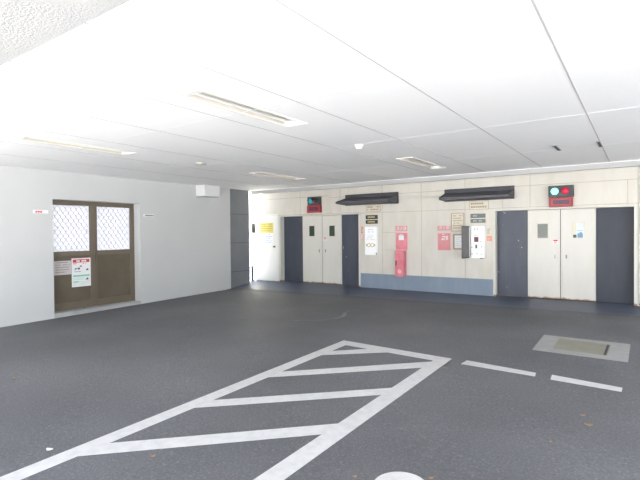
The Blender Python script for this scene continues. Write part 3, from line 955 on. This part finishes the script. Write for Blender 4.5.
# meter box and bollard rail left of the service door
t = thing('meter_box', (-9.74, YB, 1.42), 'small white meter box on the sunlit wall between pillar and service door', 'box')
bm = bm_new(); slab(bm, BW, -9.88, -9.62, 1.44, 1.70, 0.001, 0.13); obj('casing', bm, 'white_paint', t, bevel=0.005)
bm = bm_new(); slab(bm, BW, -9.618, -9.60, 1.43, 1.71, 0.001, 0.14); slab(bm, BW, -9.86, -9.60, 1.425, 1.44, 0.001, 0.14); obj('edge_frame', bm, 'housing', t)
t = thing('barrier_rail', (-9.60, 10.22, 0.0), 'low black barrier rail and post standing beside the white service door', 'barrier')
bm = bm_new(); lathe(bm, [(0.034, 0.0), (0.034, 0.44)], (-9.58, 10.20, 0.0), 'z', 14); obj('post', bm, 'black_metal', t)
bm = bm_new(); lathe(bm, [(0.018, -0.75), (0.018, 0.0)], (-9.58, 10.20, 0.39), 'x', 12); obj('rail', bm, 'black_metal', t)
bm = bm_new(); lathe(bm, [(0.05, 0.0), (0.05, 0.012), (0.03, 0.016)], (-9.58, 10.20, 0.0), 'z', 18); obj('base_plate', bm, 'black_metal', t)

# conduit at the right end of the wall
bm = bm_new(); lathe(bm, [(0.014, 0.02), (0.014, 2.68)], (-0.035, YB - 0.018, 0.0), 'z', 12)
tag(obj('conduit', bm, 'cream_door'), 'thin cream vertical conduit at the far right beside the lift door frame', 'pipe')

# ------------------------------------------------------------------ papers and tags on the left wall
dp = XDr + 0.008
t = thing('safety_poster', LWp(5.04, 0.33, dp), 'white safety poster with red header and green text on the bronze door', 'poster')
P = lambda u, v, d=0.0: LWp(u, v, XDr + 0.021 + d)
bm = bm_new(); slab(bm, P, 4.84, 5.24, 0.335, 0.925, 0.0, 0.002); obj('sheet', bm, 'paper', t)
bm = bm_new(); slab(bm, P, 4.865, 5.215, 0.835, 0.90, 0.002, 0.003); o = obj('red_header', bm, 'ink_red', t)
bm = bm_new(); marks(bm, P, 4.94, 5.15, 0.842, 0.893, 1, 0.003, 0, 60, 0.7, 0.035); obj('print', bm, 'paper', o)
bm = bm_new()
marks(bm, P, 4.87, 4.95, 0.80, 0.825, 1, 0.002, 1, 61)
marks(bm, P, 5.08, 5.20, 0.80, 0.825, 1, 0.002, 1, 62)
for (a, b_, c, d) in ((4.91, 4.96, 0.70, 0.72), (4.97, 5.01, 0.69, 0.73), (5.01, 5.05, 0.745, 0.77), (5.14, 5.19, 0.665, 0.69), (5.16, 5.185, 0.69, 0.705), (4.90, 4.92, 0.68, 0.70),
                      (5.13, 5.19, 0.47, 0.49), (5.15, 5.18, 0.49, 0.51)):
    slab(bm, P, a, b_, c, d, 0.002, 0.003, 0)
marks(bm, P, 4.88, 5.06, 0.635, 0.66, 1, 0.002, 2, 63)
obj('print', bm, ['ink', 'ink_red', 'concrete'], t)
bm = bm_new()
slab(bm, P, 4.865, 5.215, 0.545, 0.58, 0.002, 0.003, 0)
marks(bm, P, 4.87, 5.10, 0.47, 0.53, 2, 0.002, 1, 64)
slab(bm, P, 4.87, 4.98, 0.425, 0.45, 0.002, 0.003, 0)
marks(bm, P, 4.99, 5.21, 0.36, 0.45, 4, 0.002, 1, 65)
marks(bm, P, 4.87, 4.97, 0.36, 0.41, 2, 0.002, 1, 66)
obj('green_print', bm, ['ink_green', 'ink_pale_green'], t)
t = thing('paper_notice', LWp(4.66, 0.6, dp), 'pale lilac paper notice with faint lines on the bronze door, left of the poster', 'notice')
P2 = lambda u, v, d=0.0: LWp(u, v, XDr + 0.0205 + d)
bm = bm_new(); slab(bm, P2, 4.495, 4.835, 0.605, 0.885, 0.0, 0.0005); obj('sheet', bm, 'paper_lilac', t)
bm = bm_new(); marks(bm, P2, 4.52, 4.80, 0.63, 0.87, 5, 0.0006, 0, 68, 0.4, 0.03); obj('print', bm, 'ink_brown', t)
for (a, b_, z0, z1, ink, lb, sd) in ((4.025, 4.300, 1.818, 1.880, 'ink_red', 'small white tag with red characters on the grey wall left of the bronze door', 70),
                                     (6.375, 6.655, 1.812, 1.868, 'ink', 'small pale tag with dark characters on the grey wall right of the bronze door', 71)):
    t = thing('wall_tag', LWp((a + b_) / 2, z0, 0), lb, 'sign', 'small tags either side of the bronze door')
    bm = bm_new(); slab(bm, LWp, a, b_, z0, z1, 0.001, 0.004); obj('plate', bm, 'paper', t)
    bm = bm_new(); marks(bm, LWp, a + 0.045, b_ - 0.01, z0 + 0.008, z1 - 0.008, 1, 0.004, 0, sd, 0.75, 0.04); obj('print', bm, ink, t)

# ------------------------------------------------------------------ road markings on the floor
E0 = 0.003
def flat(bm, pts, h=E0, mi=0, th=0.002):
    """thin layer following the sloping floor"""
    a = [bm.verts.new((x, y, zf(x, y) + h)) for x, y in pts]
    b_ = [bm.verts.new((x, y, zf(x, y) + h - th)) for x, y in pts]
    k = len(pts)
    fs = [bm.faces.new(a), bm.faces.new(b_[::-1])]
    for i in range(k):
        fs.append(bm.faces.new((a[i], b_[i], b_[(i + 1) % k], a[(i + 1) % k])))
    for f in fs: f.material_index = mi
    bmesh.ops.recalc_face_normals(bm, faces=fs)
t = thing('hatched_marking', (-2.63, 3.0, zf(-2.63, 3.0)), 'white hatched no-parking box painted on the dark asphalt', 'floor marking')
bm = bm_new()
flat(bm, [(-3.432, -1.0), (-3.285, -1.0), (-3.275, 5.29), (-3.437, 5.497)])
flat(bm, [(-1.995, -1.0), (-1.832, -1.0), (-1.834, 5.326), (-1.998, 5.158)])
flat(bm, [(-3.275, 5.29), (-1.998, 5.158), (-1.834, 5.326), (-3.437, 5.497)])
obj('border_line', bm, 'road_paint', t)
for (l1, r1, l0, r0) in (((-3.280, 4.93), (-2.911, 5.253), (-3.278, 4.715), (-2.624, 5.222)),
                         ((-3.281, 3.933), (-1.998, 5.10), (-3.282, 3.71), (-1.998, 4.835)),
                         ((-3.282, 2.935), (-1.997, 4.07), (-3.283, 2.72), (-1.997, 3.85)),
                         ((-3.283, 1.915), (-1.996, 3.10), (-3.284, 1.68), (-1.996, 2.875)),
                         ((-3.284, 0.90), (-1.996, 2.08), (-3.284, 0.68), (-1.996, 1.86))):
    bm = bm_new(); flat(bm, [l0, r0, r1, l1]); obj('diagonal_stripe', bm, 'road_paint', t)
for pts, lb in (([(-1.678, 5.176), (-0.897, 5.108), (-0.909, 5.232), (-1.663, 5.345)], 'white painted dash on the asphalt next to the hatched box corner'),
                ([(-0.750, 5.080), (-0.153, 5.017), (-0.149, 5.143), (-0.759, 5.243)], 'white painted dash on the asphalt in front of the floor hatch')):
    bm = bm_new(); flat(bm, pts)
    tag(obj('painted_dash', bm, 'road_paint'), lb, 'floor marking', 'white dashes on the asphalt')
bm = bm_new()
flat(bm, [(-1.19 + 0.165 * math.cos(a), 2.53 + 0.17 * math.sin(a)) for a in [2 * math.pi * i / 32 for i in range(32)]])
tag(obj('painted_spot', bm, 'road_paint'), 'round white painted spot on the asphalt at the bottom edge', 'floor marking')

t = thing('floor_hatch', (-0.62, 6.62, zf(-0.62, 6.62)), 'rectangular steel floor hatch in a pale concrete surround near the right lift', 'floor hatch')
bm = bm_new()
o4 = [(-1.118, 6.180), (-0.127, 6.111), (-0.120, 7.03), (-1.128, 7.10)]
i4 = [(-0.915, 6.365), (-0.335, 6.300), (-0.322, 6.880), (-0.917, 6.975)]
for k in range(4):
    j = (k + 1) % 4
    flat(bm, [o4[k], o4[j], i4[j], i4[k]], 0.004)
obj('surround', bm, 'concrete', t)
bm = bm_new(); flat(bm, i4, 0.003); obj('cover', bm, 'cover', t)
bm = bm_new(); flat(bm, [(-0.372, 6.325), (-0.345, 6.322), (-0.335, 6.86), (-0.362, 6.865)], 0.006)
obj('edge_strip', bm, 'cover_dark', t)

# long pale tyre scuff
bm = bm_new()
sc_pts = [(-5.0, 6.30), (-4.75, 6.42), (-4.52, 6.60), (-4.42, 6.80), (-4.40, 6.98), (-4.46, 7.16), (-4.56, 7.34), (-4.60, 7.5), (-4.5, 7.78)]
wd = [0.006, 0.010, 0.012, 0.02, 0.04, 0.045, 0.025, 0.01, 0.006]
for k in range(len(sc_pts) - 1):
    (x0, y0), (x1, y1) = sc_pts[k], sc_pts[k + 1]
    dx, dy = x1 - x0, y1 - y0
    L = math.hypot(dx, dy)
    nx, ny = -dy / L, dx / L
    flat(bm, [(x0 + nx * wd[k], y0 + ny * wd[k]), (x0 - nx * wd[k], y0 - ny * wd[k]), (x1 - nx * wd[k + 1], y1 - ny * wd[k + 1]), (x1 + nx * wd[k + 1], y1 + ny * wd[k + 1])], 0.0025, 0, 0.001)
tag(obj('paint_scuff', bm, 'faded_paint'), 'curved pale scuff on the asphalt beyond the hatched box', 'scuff mark')

# ------------------------------------------------------------------ fallen leaves
def leaf(x, y, L, rot, mt, label, zb=None):
    rnd = random.Random(int(x * 1000 + y * 77))
    bm = bm_new()
    n_ = 7
    top = []
    z0 = (zf(x, y) if zb is None else zb) + 0.003
    for i in range(n_ + 1):
        s = i / n_
        w_ = 0.36 * L * math.sin(math.pi * min(1, s * 0.95 + 0.03)) ** 0.8
        rowv = []
        for k in (-1, 0, 1):
            u = (s - 0.5) * L
            v = k * w_
            h = 0.10 * L * (abs(k)) + 0.16 * L * (2 * s - 1) ** 2 + rnd.uniform(0, 0.03) * L
            rowv.append(bm.verts.new((x + u * math.cos(rot) - v * math.sin(rot), y + u * math.sin(rot) + v * math.cos(rot), z0 + h)))
        top.append(rowv)
    for a, b_ in zip(top, top[1:]):
        for k in (0, 1):
            bm.faces.new((a[k], a[k + 1], b_[k + 1], b_[k]))
    r_ = bmesh.ops.extrude_face_region(bm, geom=bm.faces[:])
    bmesh.ops.translate(bm, verts=[v for v in r_['geom'] if isinstance(v, bmesh.types.BMVert)], vec=(0, 0, -0.0015))
    bmesh.ops.recalc_face_normals(bm, faces=bm.faces)
    o = obj('fallen_leaf', bm, mt)
    tag(o, label, 'leaf', 'fallen leaves on the floor')
for (x, y, L, rot, mt, lb) in (
        (-3.55, 1.62, 0.055, 0.4, 'leaf_pale', 'pale curled leaf beside the left line of the hatched box'),
        (-2.807, 1.964, 0.038, 1.2, 'leaf', 'small brown leaf inside the hatched box, near its bottom left'),
        (-0.392, 4.238, 0.045, 0.7, 'leaf', 'dry leaf on open asphalt, farther of the pair at the right'),
        (-0.335, 4.050, 0.060, 0.2, 'leaf', 'larger curled dry leaf, nearer of the pair at the right'),
        (-0.53, 3.61, 0.028, 2.0, 'leaf', 'tiny leaf on the asphalt, nearest the camera at the right'),
        (-1.774, 4.926, 0.050, 0.2, 'leaf', 'brown leaf just outside the right corner of the hatched box'),
        (-1.473, 2.476, 0.030, 1.5, 'leaf', 'tiny brown leaf just left of the round white spot'),
        (-1.067, 2.707, 0.035, 0.9, 'leaf', 'tiny brown leaf just right of the round white spot'),
        (-5.721, 2.249, 0.055, 0.0, 'leaf', 'brown leaf on the asphalt at the left edge of the photo'),
        (-6.193, 5.054, 0.050, 0.6, 'leaf', 'brown leaf on the asphalt between bronze door and hatched box'),
        (-8.952, 5.336, 0.060, 0.9, 'leaf', 'brown leaf on the asphalt just below the door sill')):
    leaf(x, y, L, rot, mt, lb)
for (x, y, lb) in ((-9.43, 5.03, 'brown leaf on the door sill under the left leaf'), (-9.42, 5.36, 'brown leaf on the door sill right of the centre post')):
    leaf(x, y, 0.06, 0.8 + y, 'leaf', lb, DZ0)

for o in bpy.data.objects:
    if '_o' in o:
        del o['_o']
